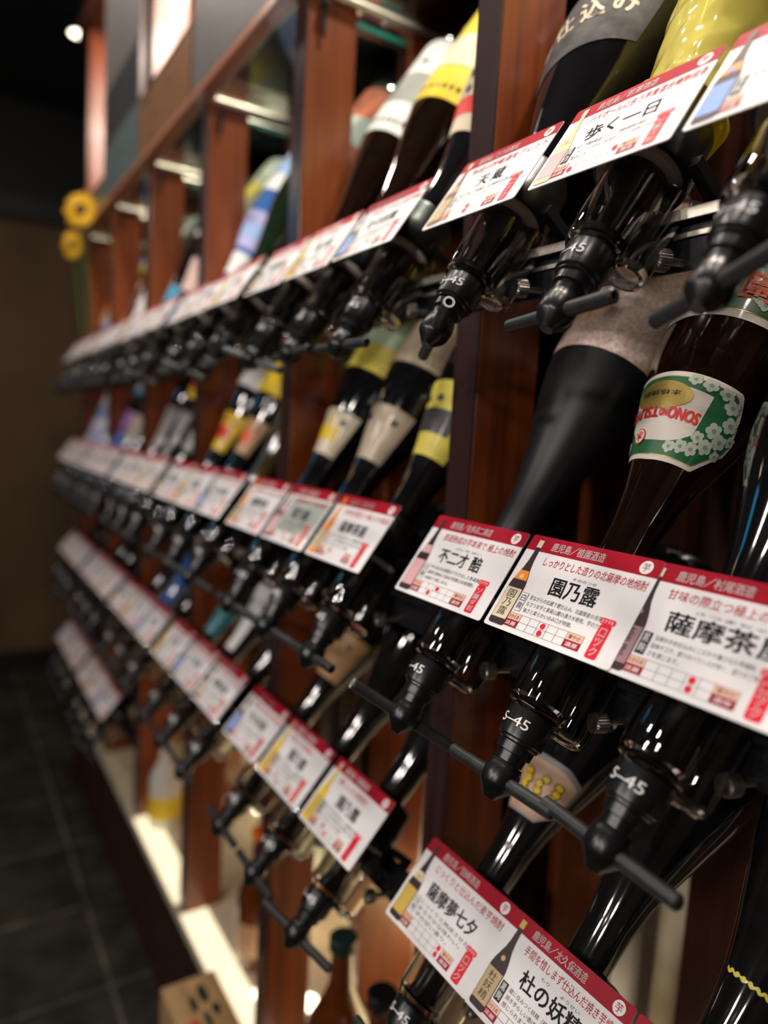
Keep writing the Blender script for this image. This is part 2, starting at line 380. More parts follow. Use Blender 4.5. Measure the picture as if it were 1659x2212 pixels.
# ------------------------------------------------------------------ price cards
def build_card(spec, name='menu_card'):
    """front face at local y=0 looking along -y; x centred, z 0..CH"""
    root = empty(name, (0, 0, 0))
    W, H = CW, CH; Ls = 0.00014
    def X(u): return (u - 0.5) * W
    def Z(v): return H * (1 - v)
    def put(mb, g, mt, layer):
        V, F = g; mb.add([(a, -Ls * layer, b) for a, b in V], F, mt)
    bg = spec.get('bg', WHITE)
    mb = MB(); V, F = rrect2(X(0), X(1), 0, H, 0.0022)
    n = len(V); mb.add([(a, 0, b) for a, b in V] + [(a, 0.0007, b) for a, b in V], [tuple(range(n)), tuple(reversed(range(n, 2 * n)))] + [(i, n + i, n + (i + 1) % n, (i + 1) % n) for i in range(n)], WHITE)
    if bg is not WHITE: put(mb, rect2(X(0.18), X(0.97), Z(0.80), Z(0.2)), bg, 0.5)
    mb.build('card_panel', root)
    mb = MB(); V = [(X(0), Z(0.165)), (X(1), Z(0.165))] + [(x, z) for x, z in rrect2(X(0), X(1), 0, H, 0.0022)[0] if z > H * 0.9]
    put(mb, (V, [tuple(range(len(V)))]), RED, 1)
    put(mb, disc2(X(0.905), Z(0.088), 0.0047, 0.0047, 24), INKW, 2)
    put(mb, text_in(spec.get('kind', '芋'), X(0.905) - 0.0028, X(0.905) + 0.0028, Z(0.088) - 0.003, Z(0.088) + 0.003), RED, 3)
    put(mb, text_in(spec['head'], X(0.20), X(0.20) + W * spec.get('hw', 0.42), Z(0.135), Z(0.045), bold=0.00012), INKW, 2)
    mb.build('header_band', root)
    # bottle picture
    mb = MB(); bc, lab, cap, chars, side = spec['bottle']; cx = X(0.098); k = spec.get('lean', 0.0)
    prof = [(0.965, 0.050), (0.955, 0.064), (0.94, 0.068), (0.55, 0.068), (0.48, 0.058), (0.36, 0.032), (0.27, 0.022), (0.13, 0.017), (0.13, 0.020), (0.075, 0.021)]
    V = [(cx - r * W, Z(v)) for v, r in prof] + [(cx + r * W, Z(v)) for v, r in reversed(prof)]
    put(mb, (V, [tuple(range(len(V)))]), bc, 3)
    put(mb, rect2(cx - 0.021 * W, cx + 0.021 * W, Z(0.13), Z(0.05)), cap, 4)
    put(mb, rect2(cx - 0.064 * W, cx + 0.064 * W, Z(0.90), Z(0.58)), lab, 4)
    put(mb, ([(cx - 0.058 * W, Z(0.49)), (cx + 0.058 * W, Z(0.49)), (cx + 0.038 * W, Z(0.39)), (cx - 0.038 * W, Z(0.39))], [(0, 1, 2, 3)]), side, 4)
    put(mb, disc2(cx, Z(0.455), 0.018 * W, 0.018 * W, 14), lab, 5)
    if chars: put(mb, vtext_in(chars, cx - 0.034 * W, cx + 0.034 * W, Z(0.88), Z(0.60)), INK, 5)
    mb.build('bottle_picture', root)
    # lettering
    mb = MB()
    put(mb, text_in(spec['sub'], X(0.20), X(spec.get('sw', 0.97)), Z(0.295), Z(0.205), bold=0.00008), REDB, 1)
    u0, u1 = spec.get('tw', (0.36, 0.72))
    put(mb, text_in(spec['title'], X(u0), X(u1), Z(0.555), Z(0.385), shear=-0.12, bold=0.0005), INK, 1)
    if spec.get('ruby'): put(mb, text_in(spec['ruby'], X(u0 + 0.12), X(u1 - 0.06), Z(0.365), Z(0.335)), INK, 1)
    kb, kf = (INK, INKW) if spec.get('koji_dark') else (WHITE, INK)
    put(mb, rect2(X(0.175), X(0.232), Z(0.785), Z(0.595)), INK, 1)
    put(mb, rect2(X(0.178), X(0.229), Z(0.781), Z(0.599)), kb, 2)
    put(mb, vtext_in(spec.get('koji', '白麹'), X(0.184), X(0.223), Z(0.775), Z(0.61)), kf, 3)
    for i, ln in enumerate(spec['lines']):
        wdt = min(0.56, 0.56 * len(ln) / max(len(q) for q in spec['lines']))
        put(mb, text_in(ln, X(0.25), X(0.25 + wdt), Z(0.645 + 0.066 * i), Z(0.600 + 0.066 * i)), INK, 1)
    mb.build('lettering', root)
    # rating grid
    mb = MB(); gx = [0.10, 0.155, 0.27, 0.345, 0.42, 0.495, 0.57, 0.645, 0.765]; gz = [0.81, 0.878, 0.946]
    put(mb, rect2(X(gx[0]), X(gx[2]), Z(gz[1]), Z(gz[0])), PINK, 1); put(mb, rect2(X(gx[0]), X(gx[2]), Z(gz[2]), Z(gz[1])), RED, 1)
    put(mb, rect2(X(gx[-2]), X(gx[-1]), Z(gz[1]), Z(gz[0])), PINK, 1); put(mb, rect2(X(gx[-2]), X(gx[-1]), Z(gz[2]), Z(gz[1])), RED, 1)
    lw = 0.00012
    for g in gz: put(mb, rect2(X(gx[0]), X(gx[-1]), Z(g) - lw, Z(g) + lw), GRID, 2)
    for g in gx: put(mb, rect2(X(g) - lw, X(g) + lw, Z(gz[2]), Z(gz[0])), GRID, 2)
    for (t, a, b_, c, mt) in (('香', 0, 1, 0, INK), ('ひかえめ', 1, 2, 0, INK), ('味', 0, 1, 1, INKW), ('淡麗', 1, 2, 1, INKW), ('華やか', 7, 8, 0, INK), ('濃厚', 7, 8, 1, INKW)):
        px = (gx[b_] - gx[a]) * 0.13
        put(mb, text_in(t, X(gx[a] + px), X(gx[b_] - px), Z(gz[c + 1] - 0.014), Z(gz[c] + 0.014)), mt, 2)
    for c, i in enumerate(spec['dots']):
        put(mb, disc2((X(gx[2 + i]) + X(gx[3 + i])) / 2, (Z(gz[c]) + Z(gz[c + 1])) / 2, 0.0021, 0.0021, 16), REDB, 3)
    mb.build('rating_grid', root)
    mb = MB()
    put(mb, rrect2(X(0.815), X(0.895), Z(0.965), Z(0.655), 0.0018), REDB, 1)
    put(mb, rrect2(X(0.80), X(0.905), Z(0.655), Z(0.60), 0.0018), REDB, 1.5)
    put(mb, text_in('おすすめ', X(0.812), X(0.893), Z(0.645), Z(0.612)), INKW, 3)
    put(mb, vtext_in(spec['stamp'], X(0.832), X(0.878), Z(0.95), Z(0.69), bold=0.00012), INKW, 3)
    mb.build('serving_stamp', root)
    # clip that holds the card on the dispenser
    MB().box(-0.006, 0.006, 0.0007, 0.0035, 0.036, 0.066, BLACKP).build('card_clip', root)
    return root

c_ = lambda n, *c: col_mat(n, c)
DK = c_('print_dark_bottle', 0.035, 0.018, 0.020); PALE = c_('print_pale_bottle', 0.80, 0.62, 0.34); CREAMP = c_('print_cream', 0.72, 0.62, 0.42)
GRNP = c_('print_green', 0.10, 0.34, 0.12); ORGP = c_('print_orange', 0.90, 0.28, 0.02); BLUP = c_('print_blue', 0.20, 0.34, 0.75); PNKP = c_('print_pink', 0.72, 0.42, 0.44); GOLDP = c_('print_gold', 0.62, 0.42, 0.08); GRYP = c_('print_greygreen', 0.42, 0.46, 0.42); KRF = c_('print_kraft', 0.52, 0.38, 0.20); YELP = c_('print_yellow', 0.80, 0.55, 0.05)
KOK = ['昔ながらの石蔵で甕仕込み。北薩摩産の良質', 'なさつま芋と紫尾山麓の湧き水使用。芋の力', '強さと柔らかいのみ口が特徴。']
SP = {
 (2, 0, 1): dict(head='鹿児島／植園酒造', sub='しっかりとした造りの北薩摩の地焼酎', title='園乃露', ruby='そののつゆ', koji='白麹', lines=KOK, dots=(2, 2), stamp='ロック', bottle=(DK, CREAMP, CREAMP, '園乃露', ORGP)),
 (2, 0, 0): dict(head='鹿児島／佐多宗二商店', hw=0.46, sub='原酒熟成の芋本来で 極上の焼酎', title='不二才 醅', ruby='ぶにせ はい', koji='白麹', lines=['芋の旨みを極限まで引き出した無濾過。', '濃厚な風味と旨味が特徴の本格焼酎。', '余韻まで楽しめる。'], dots=(2, 1), stamp='ソーダ割', tw=(0.27, 0.74), bottle=(DK, PNKP, DK, '', PNKP)),
 (2, 0, 2): dict(head='鹿児島／村尾酒造', sub='甘味の際立つ極上の逸品', title='薩摩茶屋', ruby='さつまぢゃや', koji='黒麹', koji_dark=True, lines=['伝統のかめ仕込みにこだわり醸された芋焼酎。', '旨味やコク、香りのバランスが良く、造りの丁寧', 'さを感じます。'], dots=(3, 3), stamp='ロック', tw=(0.27, 0.90), sw=0.86, bottle=(DK, c_('print_mauve', 0.34, 0.20, 0.22), CREAMP, '薩摩', DK)),
 (1, 0, 1): dict(head='鹿児島／若潮酒造', sub='ハイボールに合う芋麦混合樽熟成酒', title='歩く一日', koji='黒白', koji_dark=True, lines=['オーク樽貯蔵酒とシェリー樽貯蔵酒の樽をブレ', 'ンド。バニラのような甘みとナッツを感じさせる', '香ばしさ。'], dots=(4, 0), stamp='ソーダ割', tw=(0.26, 0.76), bottle=(PALE, PNKP, CREAMP, '', PALE)),
 (1, 0, 0): dict(head='鹿児島／さつま無双', sub='熟成の貯蔵酒をブレンド', title='天 蔵', ruby='てんくら', koji='白麹', lines=['樽で長く貯蔵した焼酎の原酒', 'をブレンドした。'], dots=(2, 2), stamp='ロック', tw=(0.38, 0.66), bottle=(c_('print_brown', 0.22, 0.11, 0.06), KRF, CREAMP, '', KRF)),
 (1, 0, 2): dict(head='鹿児島／若潮酒造', sub='極上の焼酎', title='園乃露', koji='黒麹', koji_dark=True, lines=['旨味やコク、香りのバランスが良く、'], dots=(3, 2), stamp='ロック', bottle=(DK, BLUP, DK, '', c_('print_sunset', 0.75, 0.30, 0.10))),
 (3, 0, 0): dict(head='鹿児島／田崎酒造', sub='じっくりと仕込んだ麦芋焼酎', title='薩摩夢七夕', koji='白麹', lines=['じっくりと熟成させた', 'まろやかな味わい。', '芋の甘い香り。'], dots=(4, 4), stamp='ロック', tw=(0.25, 0.80), bottle=(DK, GOLDP, DK, '', CREAMP)),
 (3, 0, 1): dict(head='鹿児島／太久保酒造', hw=0.46, sub='手間を惜しまず仕込んだ焼き芋焼酎', title='杜の妖精', ruby='もり　　ようせい', koji='黒麹', koji_dark=True, lines=['蔵に住みつく妖精（蔵付酵母）が醸す', '焼き芋らしい香ばしい甘みが', '感じられます。'], dots=(3, 3), stamp='ロック', tw=(0.28, 0.78), bottle=(DK, KRF, GOLDP, '杜妖精', DK)),
}
GEN = [
 dict(head='鹿児島／植園酒造', sub='甘味の際立つ極上の逸品', title='薩摩茶屋', koji='白麹', lines=KOK, dots=(2, 3), stamp='ロック', bottle=(DK, CREAMP, CREAMP, '', PNKP), tw=(0.28, 0.75)),
 dict(head='鹿児島／村尾酒造', sub='極上の焼酎', title='園乃露', koji='黒麹', koji_dark=True, lines=KOK, dots=(1, 2), stamp='ロック', bottle=(YELP, GOLDP, CREAMP, '', YELP), sw=0.7),
 dict(head='鹿児島／太久保酒造', sub='手間を惜しまず仕込んだ焼き芋焼酎', title='杜の妖精', koji='白麹', lines=KOK, dots=(3, 1), stamp='ロック', bottle=(DK, BLUP, DK, '', CREAMP), tw=(0.28, 0.75)),
 dict(head='鹿児島／村尾酒造', sub='甘味の際立つ極上の逸品', title='薩摩茶屋', koji='白麹', lines=KOK, dots=(1, 0), stamp='ロック', bottle=(ORGP, KRF, ORGP, '', ORGP), tw=(0.30, 0.75)),
 dict(head='鹿児島／植園酒造', sub='北薩摩の地焼酎', title='園乃露', koji='白麹', lines=KOK, dots=(2, 3), stamp='ロック', bottle=(c_('print_maroon', 0.20, 0.03, 0.05), PNKP, DK, '', PNKP), bg=GRYP),
]
CARD_LABEL = {
 (2, 0, 1): 'crimson headed white price card with three large brush characters, centre of the photo',
 (2, 0, 0): 'white price card with a bluish pink bottle picture, between post and centre card',
 (2, 0, 2): 'white price card with four large brush characters at the right edge of the photo',
 (1, 0, 1): 'white price card with a pale golden bottle picture under the yellow wrapped bottle',
 (1, 0, 0): 'white price card with brown bottle picture beside the nearest post, top row',
 (1, 0, 2): 'white price card with blue labelled bottle picture in the upper right corner',
 (3, 0, 0): 'white price card with gold and black bottle picture, third row',
 (3, 0, 1): 'white price card with kraft labelled bottle picture at the bottom edge',
}
protos = {}
def place_card(row, b, k):
    key = (row, b, k)
    if key in SP: o = build_card(SP[key])
    else:
        if key == (2, 1, 2): g = 3
        elif key == (2, 1, 1): g = 4
        elif key == (2, 1, 0): g = 3
        elif key in ((3, 1, 1), (1, 1, 1)): g = 1
        else: g = (0, 1, 2)[(row + 2 * b + k) % 3]
        if g not in protos: protos[g] = build_card(GEN[g]); o = protos[g]
        else: o = copy_tree(protos[g])
    dy = {0: 0.0, 1: -0.0011, 2: -0.0022}[k]
    if row == 2 and b == 0: dy = (-0.0006, -0.0012, 0.0)[k]
    x = card_x(row, b, k); tilt = 0.0; yaw = 0.0
    if b > 0: tilt = R.uniform(-0.05, 0.05); yaw = R.uniform(-0.004, 0.004)
    o.matrix_world = rowM(row, x) @ Matrix.Translation((0, dy, 0)) @ Matrix.Rotation(tilt * 0.15, 4, 'X') @ Matrix.Rotation(yaw, 4, 'Z')
    tag(o, CARD_LABEL.get(key, f'small white price card with red header, {where(row, b, k)}'), 'price card', f'price cards along the {ROWN[row]} row')

# ------------------------------------------------------------------ measuring dispensers
def build_dispenser(lever_angle=0.0, txt_th=0.0, simple=False):
    """root on the bottle axis, local z up along the axis (card bottom = 0)"""
    sg = 20 if simple else 40
    root = empty('measuring_dispenser', (0, 0, 0))
    # cup that grips the bottle neck
    MB().lathe([(0.030, 0.0), (0.030, 0.0292), (0.028, 0.0292), (0.028, 0.0320), (0.031, 0.0327), (0.050, 0.0327), (0.052, 0.0315), (0.070, 0.0310), (0.074, 0.029), (0.076, 0.024), (0.076, 0.0205), (0.060, 0.0195), (0.045, 0.018), (0.045, 0.0)], BLACKP, sg).build('holder_cup', root)
    MB().lathe([(0.0240, 0.0), (0.0240, 0.0255), (0.0245, 0.0278), (0.0285, 0.0290), (0.0298, 0.0285), (0.0298, 0.0)], FROST, sg).build('flange', root)
    # clear measuring chamber with the side lobe
    MB().lathe([(-0.0375, 0.0), (-0.0375, 0.0165), (-0.036, 0.0195), (-0.031, 0.0212), (0.0, 0.0215), (0.0235, 0.0220), (0.0238, 0.0198), (0.0, 0.0190), (-0.029, 0.0184), (-0.032, 0.015), (-0.0325, 0.0)], CLEAR, sg).build('chamber', root)
    MB().lathe([(-0.045, 0.0), (-0.0445, 0.008), (-0.042, 0.0122), (-0.037, 0.0140), (0.0, 0.0142), (0.0235, 0.0142), (0.0235, 0.0126), (-0.037, 0.0122), (-0.041, 0.009), (-0.042, 0.0)], CLEAR, sg // 2 + 8, cx=0.0155, cy=0.0195).build('side_chamber', root)
    MB().lathe([(-0.0322, 0.012), (-0.027, 0.0125), (-0.020, 0.0100), (0.006, 0.0095), (0.012, 0.0135), (0.0238, 0.014)], BLACKP, sg // 2 + 8).build('inner_valve', root)
    # black collar with the volume mark
    cl = MB().lathe([(-0.0585, 0.0), (-0.0585, 0.0148), (-0.0575, 0.0158), (-0.0390, 0.0170), (-0.0378, 0.0165), (-0.0378, 0.0)], BLACKP, sg)
    cl = cl.build('collar', root)
    r0 = 0.0166
    V, F = text_in('S–45', -0.0112, 0.0112, -0.0515, -0.0448)
    mk = MB().add([((r0 + 0.0004) * math.sin(a / r0 + txt_th), -(r0 + 0.0004) * math.cos(a / r0 + txt_th), b) for a, b in V], F, INKW)
    mk.build('volume_mark', cl)
    MB().lathe([(-0.0735, 0.0), (-0.0735, 0.0098), (-0.0675, 0.0102), (-0.0670, 0.0122), (-0.0610, 0.0126), (-0.0600, 0.0140), (-0.0583, 0.0142), (-0.0583, 0.0)], BLACKP, sg).build('stepped_neck', root)
    MB().lathe([(-0.099, 0.0), (-0.099, 0.0045), (-0.0965, 0.0062), (-0.091, 0.0112), (-0.0885, 0.0122), (-0.0785, 0.0122), (-0.0770, 0.0114), (-0.0740, 0.0110), (-0.0737, 0.0)], BLACKP, 12 if not simple else 10).build('nozzle', root)
    ca, sa = math.cos(lever_angle), -math.sin(lever_angle)
    lv = MB()
    for s in (-1, 1):
        lv.tube((s * 0.0095 * ca, s * 0.0095 * sa, -0.0855), (s * 0.049 * ca, s * 0.049 * sa, -0.0855), 0.0046, BLACKG, 14 if not simple else 8, hole=0.0024)
    lv = lv.build('lever', root)
    if abs(lever_angle) > 0.5 and lever_angle not in (-0.5,):
        e = 0.0492 if lever_angle > 0 else -0.0492; M = Matrix.Translation((e * ca, e * sa, -0.0855)) @ Vector((ca * e, sa * e, 0)).to_track_quat('Z', 'Y').to_matrix().to_4x4()
        MB().lathe([(0, 0.0026), (0.0, 0.0044), (0.0004, 0.0044), (0.0004, 0.0026), (0, 0.0026)], RINGM, 20, M=M, caps=False).build('lever_tip', lv)
    # bracket arms reaching back to the rail
    for s in (-1, 1):
        br = MB()
        br.box(s * 0.034 - 0.004, s * 0.034 + 0.004, 0.005, 0.040, 0.032, 0.040, BLACKM).box(s * 0.034 - 0.004, s * 0.034 + 0.004, 0.034, 0.042, 0.004, 0.040, BLACKM)
        br.build('bracket', root)
    return root
LEV = {(1, 0, 0): (0.52, 0.30), (1, 0, 1): (0.12, -0.05), (1, 0, 2): (0.42, 0.1), (2, 0, 0): (-1.15, -0.15), (2, 0, 1): (0.0, 0.10), (2, 0, 2): (0.0, 0.06), (3, 0, 0): (0.1, 0.1), (3, 0, 1): (0.0, 0.0)}
dprotos = []
def place_disp(row, b, k):
    key = (row, b, k)
    if key in LEV: o = build_dispenser(*LEV[key])
    else:
        i = (b * 5 + k * 3 + row) % 4
        while len(dprotos) <= i: dprotos.append(None)
        if dprotos[i] is None: dprotos[i] = build_dispenser((0.0, 0.06, -0.5, 0.0)[i], (0.1, -0.2, 0.0, 0.3)[i], True); o = dprotos[i]
        else: o = copy_tree(dprotos[i])
    o.matrix_world = stM(row, b, k)
    L = {(1, 0, 0): 'black spirit measure with its lever turned to the front, beside the nearest post',
         (1, 0, 1): 'black spirit measure with level bar under the golden bottle card, top row',
         (1, 0, 2): 'blurred black spirit measure with slanting bar at the upper right edge',
         (2, 0, 1): 'clear and black spirit measure under the sharp centre card',
         (2, 0, 0): 'clear and black spirit measure left of the one under the centre card',
         (2, 0, 2): 'large clear and black spirit measure at the right edge, middle row'}.get(key, f'black spirit measure with clear chamber, {where(row, b, k)}')
    tag(o, L, 'dispenser', f'spirit measures of the {ROWN[row]} row')

# ------------------------------------------------------------------ bottles
PROF = [(0.048, 0.0), (0.048, 0.0140), (0.052, 0.0155), (0.110, 0.0178), (0.135, 0.0215), (0.160, 0.0275), (0.190, 0.0362), (0.215, 0.0436), (0.240, 0.0492), (0.262, 0.0518), (0.285, 0.0525), (0.405, 0.0525), (0.418, 0.0515), (0.426, 0.047), (0.427, 0.038), (0.422, 0.020), (0.420, 0.0)]
SQUAT = [(0.048, 0.0), (0.048, 0.0140), (0.052, 0.0155), (0.080, 0.0175), (0.105, 0.0235), (0.130, 0.0315), (0.155, 0.0400), (0.180, 0.0468), (0.205, 0.0508), (0.230, 0.0522), (0.250, 0.0525), (0.405, 0.0525), (0.418, 0.0515), (0.426, 0.047), (0.427, 0.038), (0.422, 0.020), (0.420, 0.0)]
CURP = [PROF]
def rad(s):
    P_ = CURP[0]
    for (a, ra), (b, rb) in zip(P_[1:], P_[2:]):
        if a <= s <= b: return ra + (rb - ra) * (s - a) / max(b - a, 1e-9)
    return 0.0525
def patch(mb, s0, s1, t0, t1, mt, eps=0.0005, shape=None, nt=28, ns=8, rscale=1.0):
    """label wrapped on the bottle; shape(q)->(lo,hi) fractions of the height for q in 0..1 across"""
    vs = []; fs = []
    for i in range(nt + 1):
        q = i / nt; th = t0 + (t1 - t0) * q; lo, hi = shape(q) if shape else (0, 1)
        for j in range(ns + 1):
            s = s0 + (s1 - s0) * (lo + (hi - lo) * j / ns); r = rad(s) * rscale + eps
            vs.append((r * math.sin(th), -r * math.cos(th), s))
    for i in range(nt):
        for j in range(ns):
            a = i * (ns + 1) + j; fs.append((a, a + ns + 1, a + ns + 2, a + 1))
    mb.add(vs, fs, mt, True)
def wrap2(mb, g, s_c, th_c, mt, eps=0.0009, flip=True, rref=None):
    """flat drawing (a across, b up on the label) wrapped round the bottle; flip = upside down with the bottle"""
    V, F = g; k = -1 if flip else 1; vs = []
    for a, b in V:
        s = s_c + k * b; r = rad(s) + eps; th = th_c + k * a / (rref or rad(s_c))
        vs.append((r * math.sin(th), -r * math.cos(th), s))
    mb.add(vs, F, mt)
def flower(mb, a, b, r, s_c, th_c, m1, m2, eps):
    for q in range(5):
        an = 2 * PI * q / 5 + 0.3
        wrap2(mb, disc2(a + 0.58 * r * math.cos(an), b + 0.58 * r * math.sin(an), 0.46 * r, 0.46 * r, 10), s_c, th_c, m1, eps + 0.00002 * q)
    wrap2(mb, disc2(a, b, 0.3 * r, 0.3 * r, 8), s_c, th_c, m2, eps + 0.00015)

LCOL = {
 'white': (0.80, 0.78, 0.78), 'yellow': (0.86, 0.58, 0.03), 'lemon': (0.80, 0.68, 0.10), 'orange': (0.88, 0.30, 0.05), 'red': (0.70, 0.03, 0.03), 'beige': (0.52, 0.42, 0.30),
 'kraft': (0.45, 0.25, 0.10), 'tan': (0.50, 0.28, 0.15), 'blue': (0.04, 0.14, 0.60), 'lilac': (0.48, 0.46, 0.78), 'cyan': (0.04, 0.32, 0.50), 'purple': (0.40, 0.18, 0.50), 'grey': (0.30, 0.29, 0.28),
 'mint': (0.55, 0.74, 0.50), 'teal': (0.02, 0.18, 0.20), 'cream': (0.72, 0.62, 0.45), 'pink': (0.72, 0.50, 0.46), 'dark': (0.05, 0.045, 0.045), 'sky': (0.35, 0.50, 0.85), 'olive': (0.20, 0.17, 0.02), 'green': (0.02, 0.14, 0.04)}
def LC(n): return col_mat('label_' + n, LCOL[n], 0.5, var=0.08)
# (row, bay, pos): glass, [(s0, s1, theta0, theta1, colour, part name, inner colour or None)], label phrase
W0, W1 = -1.6, 1.9
BOT = {
 (1, 1, 0): ('brown', [(0.245, 0.405, W0, W1, 'white', 'body_label', 'grey')], 'dark bottle with a white body label'),
 (1, 1, 1): ('brown', [(0.245, 0.405, W0, W1, 'yellow', 'body_label', 'cream')], 'dark brown bottle with a yellow body label'),
 (1, 1, 2): ('black', [(0.165, 0.225, -0.9, 1.7, 'cream', 'shoulder_label', 'red'), (0.29, 0.40, W0, W1, 'cream', 'body_label', 'lemon')], 'bottle with a floral red and cream label'),
 (1, 2, 0): ('blue', [(0.12, 0.16, W0, W1, 'white', 'neck_label', None), (0.17, 0.235, W0, W1, 'lilac', 'shoulder_label', 'sky'), (0.28, 0.40, W0, W1, 'white', 'body_label', 'sky')], 'blue bottle with white and lilac bands'),
 (1, 2, 1): ('green', [(0.29, 0.40, W0, W1, 'lilac', 'body_label', 'white')], 'dark green bottle with a lilac body label'),
 (1, 2, 2): ('black', [(0.25, 0.405, W0, W1, 'orange', 'body_label', 'white')], 'black bottle with an orange body label'),
 (1, 3, 0): ('black', [(0.12, 0.16, W0, W1, 'cyan', 'neck_label', None), (0.28, 0.40, W0, W1, 'white', 'body_label', 'cream')], 'bottle with cyan neck band and white label'),
 (1, 3, 1): ('black', [(0.13, 0.20, -0.4, 1.5, 'pink', 'shoulder_label', None)], 'black bottle with a pinkish shoulder label'),
 (1, 3, 2): ('white', [(0.28, 0.40, W0, W1, 'cream', 'body_label', 'yellow')], 'white bottle with a cream and yellow label'),
 (1, 4, 0): ('amber', [(0.28, 0.40, W0, W1, 'orange', 'body_label', None)], 'amber bottle with an orange label'),
 (1, 4, 1): ('white', [(0.10, 0.20, W0, W1, 'white', 'shoulder_label', None)], 'slim white bottle'),
 (1, 4, 2): ('black', [(0.12, 0.2, W0, W1, 'white', 'shoulder_label', 'grey')], 'black bottle with a pale shoulder label'),
 (1, 5, 0): ('amber', [(0.15, 0.30, W0, W1, 'kraft', 'body_label', 'orange')], 'amber bottle with a kraft label'),
 (1, 5, 1): ('blue', [(0.13, 0.22, W0, W1, 'sky', 'shoulder_label', 'white')], 'blue bottle with a sky blue shoulder label'),
 (1, 5, 2): ('amber', [(0.28, 0.40, W0, W1, 'yellow', 'body_label', 'white')], 'amber bottle with a golden label'),
 (2, 1, 0): ('black', [(0.135, 0.195, -1.2, 1.3, 'cream', 'shoulder_label', 'yellow'), (0.255, 0.385, W0, W1, 'lemon', 'body_label', 'mint')], 'black bottle with yellow, cream and mint labels'),
 (2, 1, 1): ('black', [(0.135, 0.20, -1.1, 1.4, 'beige', 'shoulder_label', 'beige'), (0.255, 0.385, W0, W1, 'beige', 'body_label', None)], 'black bottle with two beige labels'),
 (2, 1, 2): ('black', [(0.145, 0.225, -1.3, 1.4, 'lemon', 'shoulder_label', 'dark'), (0.27, 0.40, W0, W1, 'lemon', 'body_label', None)], 'black bottle with a yellow and black shoulder label'),
 (2, 2, 0): ('black', [(0.12, 0.19, -1.1, 1.4, 'yellow', 'shoulder_label', 'red'), (0.24, 0.30, W0, W1, 'white', 'body_label', None)], 'black bottle with a yellow and red shoulder label'),
 (2, 2, 1): ('black', [(0.12, 0.18, -1.1, 1.4, 'tan', 'shoulder_label', 'orange'), (0.225, 0.31, W0, W1, 'yellow', 'body_label', None)], 'bottle with tan shoulder and yellow body label'),
 (2, 2, 2): ('olive', [(0.225, 0.30, W0, W1, 'beige', 'body_label', None)], 'olive bottle with a beige body label'),
 (2, 3, 0): ('black', [(0.10, 0.2, -0.6, 1.0, 'grey', 'neck_label', None)], 'black bottle with a long grey neck label'),
 (2, 3, 1): ('black', [(0.22, 0.28, W0, W1, 'yellow', 'body_label', 'orange'), (0.09, 0.19, -0.6, 1.0, 'grey', 'neck_label', None)], 'black bottle with an orange yellow label'),
 (2, 3, 2): ('green', [(0.11, 0.15, W0, W1, 'grey', 'neck_label', None)], 'dark green bottle with a grey neck band'),
 (2, 4, 0): ('black', [(0.09, 0.13, W0, W1, 'blue', 'neck_label', None), (0.14, 0.19, W0, W1, 'purple', 'shoulder_label', None), (0.24, 0.28, W0, W1, 'cyan', 'body_label', 'white')], 'bottle with blue, purple and cyan labels'),
 (2, 4, 1): ('green', [(0.12, 0.18, W0, W1, 'beige', 'shoulder_label', None)], 'green bottle with a beige shoulder label'),
 (2, 4, 2): ('black', [(0.12, 0.18, -0.5, 1.2, 'grey', 'shoulder_label', None)], 'black bottle with a grey shoulder label'),
 (2, 5, 0): ('white', [(0.10, 0.2, W0, W1, 'sky', 'shoulder_label', 'white')], 'white bottle with a sky blue shoulder label'),
 (2, 5, 1): ('blue', [(0.10, 0.2, W0, W1, 'lilac', 'shoulder_label', 'white')], 'blue bottle with a lilac shoulder label'),
 (2, 5, 2): ('blue', [(0.26, 0.38, W0, W1, 'grey', 'body_label', 'white')], 'blue bottle with a grey body label'),
 (3, 1, 0): ('black', [(0.14, 0.205, -1.2, 1.4, 'kraft', 'shoulder_label', 'kraft')], 'black bottle with a kraft shoulder label tipped orange'),
 (3, 1, 1): ('black', [(0.29, 0.32, W0, W1, 'olive', 'body_label', None)], 'plain black bottle with an olive band'),
 (3, 1, 2): ('black', [(0.29, 0.325, W0, W1, 'lemon', 'body_label', 'olive')], 'plain black bottle with a yellow band'),
 (3, 2, 0): ('green', [(0.09, 0.14, W0, W1, 'teal', 'neck_label', None)], 'dark bottle with a teal neck'),
 (3, 2, 1): ('black', [(0.09, 0.22, -0.3, 0.9, 'white', 'neck_label', None)], 'black bottle with a long white strip label'),
 (3, 2, 2): ('black', [(0.28, 0.4, W0, W1, 'dark', 'body_label', None)], 'plain black bottle'),
 (3, 3, 0): ('black', [], 'plain black bottle'), (3, 3, 1): ('blue', [(0.28, 0.4, W0, W1, 'blue', 'body_label', None)], 'blue bottle'), (3, 3, 2): ('black', [], 'plain black bottle'),
 (3, 4, 0): ('black', [], 'plain black bottle'), (3, 4, 1): ('brown', [], 'plain brown bottle'), (3, 4, 2): ('black', [], 'plain black bottle'),
 (3, 5, 0): ('black', [], 'plain black bottle'), (3, 5, 1): ('brown', [], 'plain brown bottle'), (3, 5, 2): ('green', [], 'plain green bottle'),
}
GLMESH = {}
def bottle_root(row, b, k, glass, label, seg):
    root = empty('spirit_bottle', (0, 0, 0))
    key = (glass, seg, len(GLMESH) if CURP[0] is SQUAT else 0)
    if key not in GLMESH:
        g = MB().lathe(CURP[0], GLASS[glass], seg).build('bottle_glass', root); GLMESH[key] = g.data
    else:
        g = bpy.data.objects.new('bottle_glass', GLMESH[key]); col.objects.link(g); g.parent = root
    root.matrix_world = stM(row, b, k)
    tag(root, label, 'bottle', f'inverted bottles of the {ROWN[row]} row')
    return root
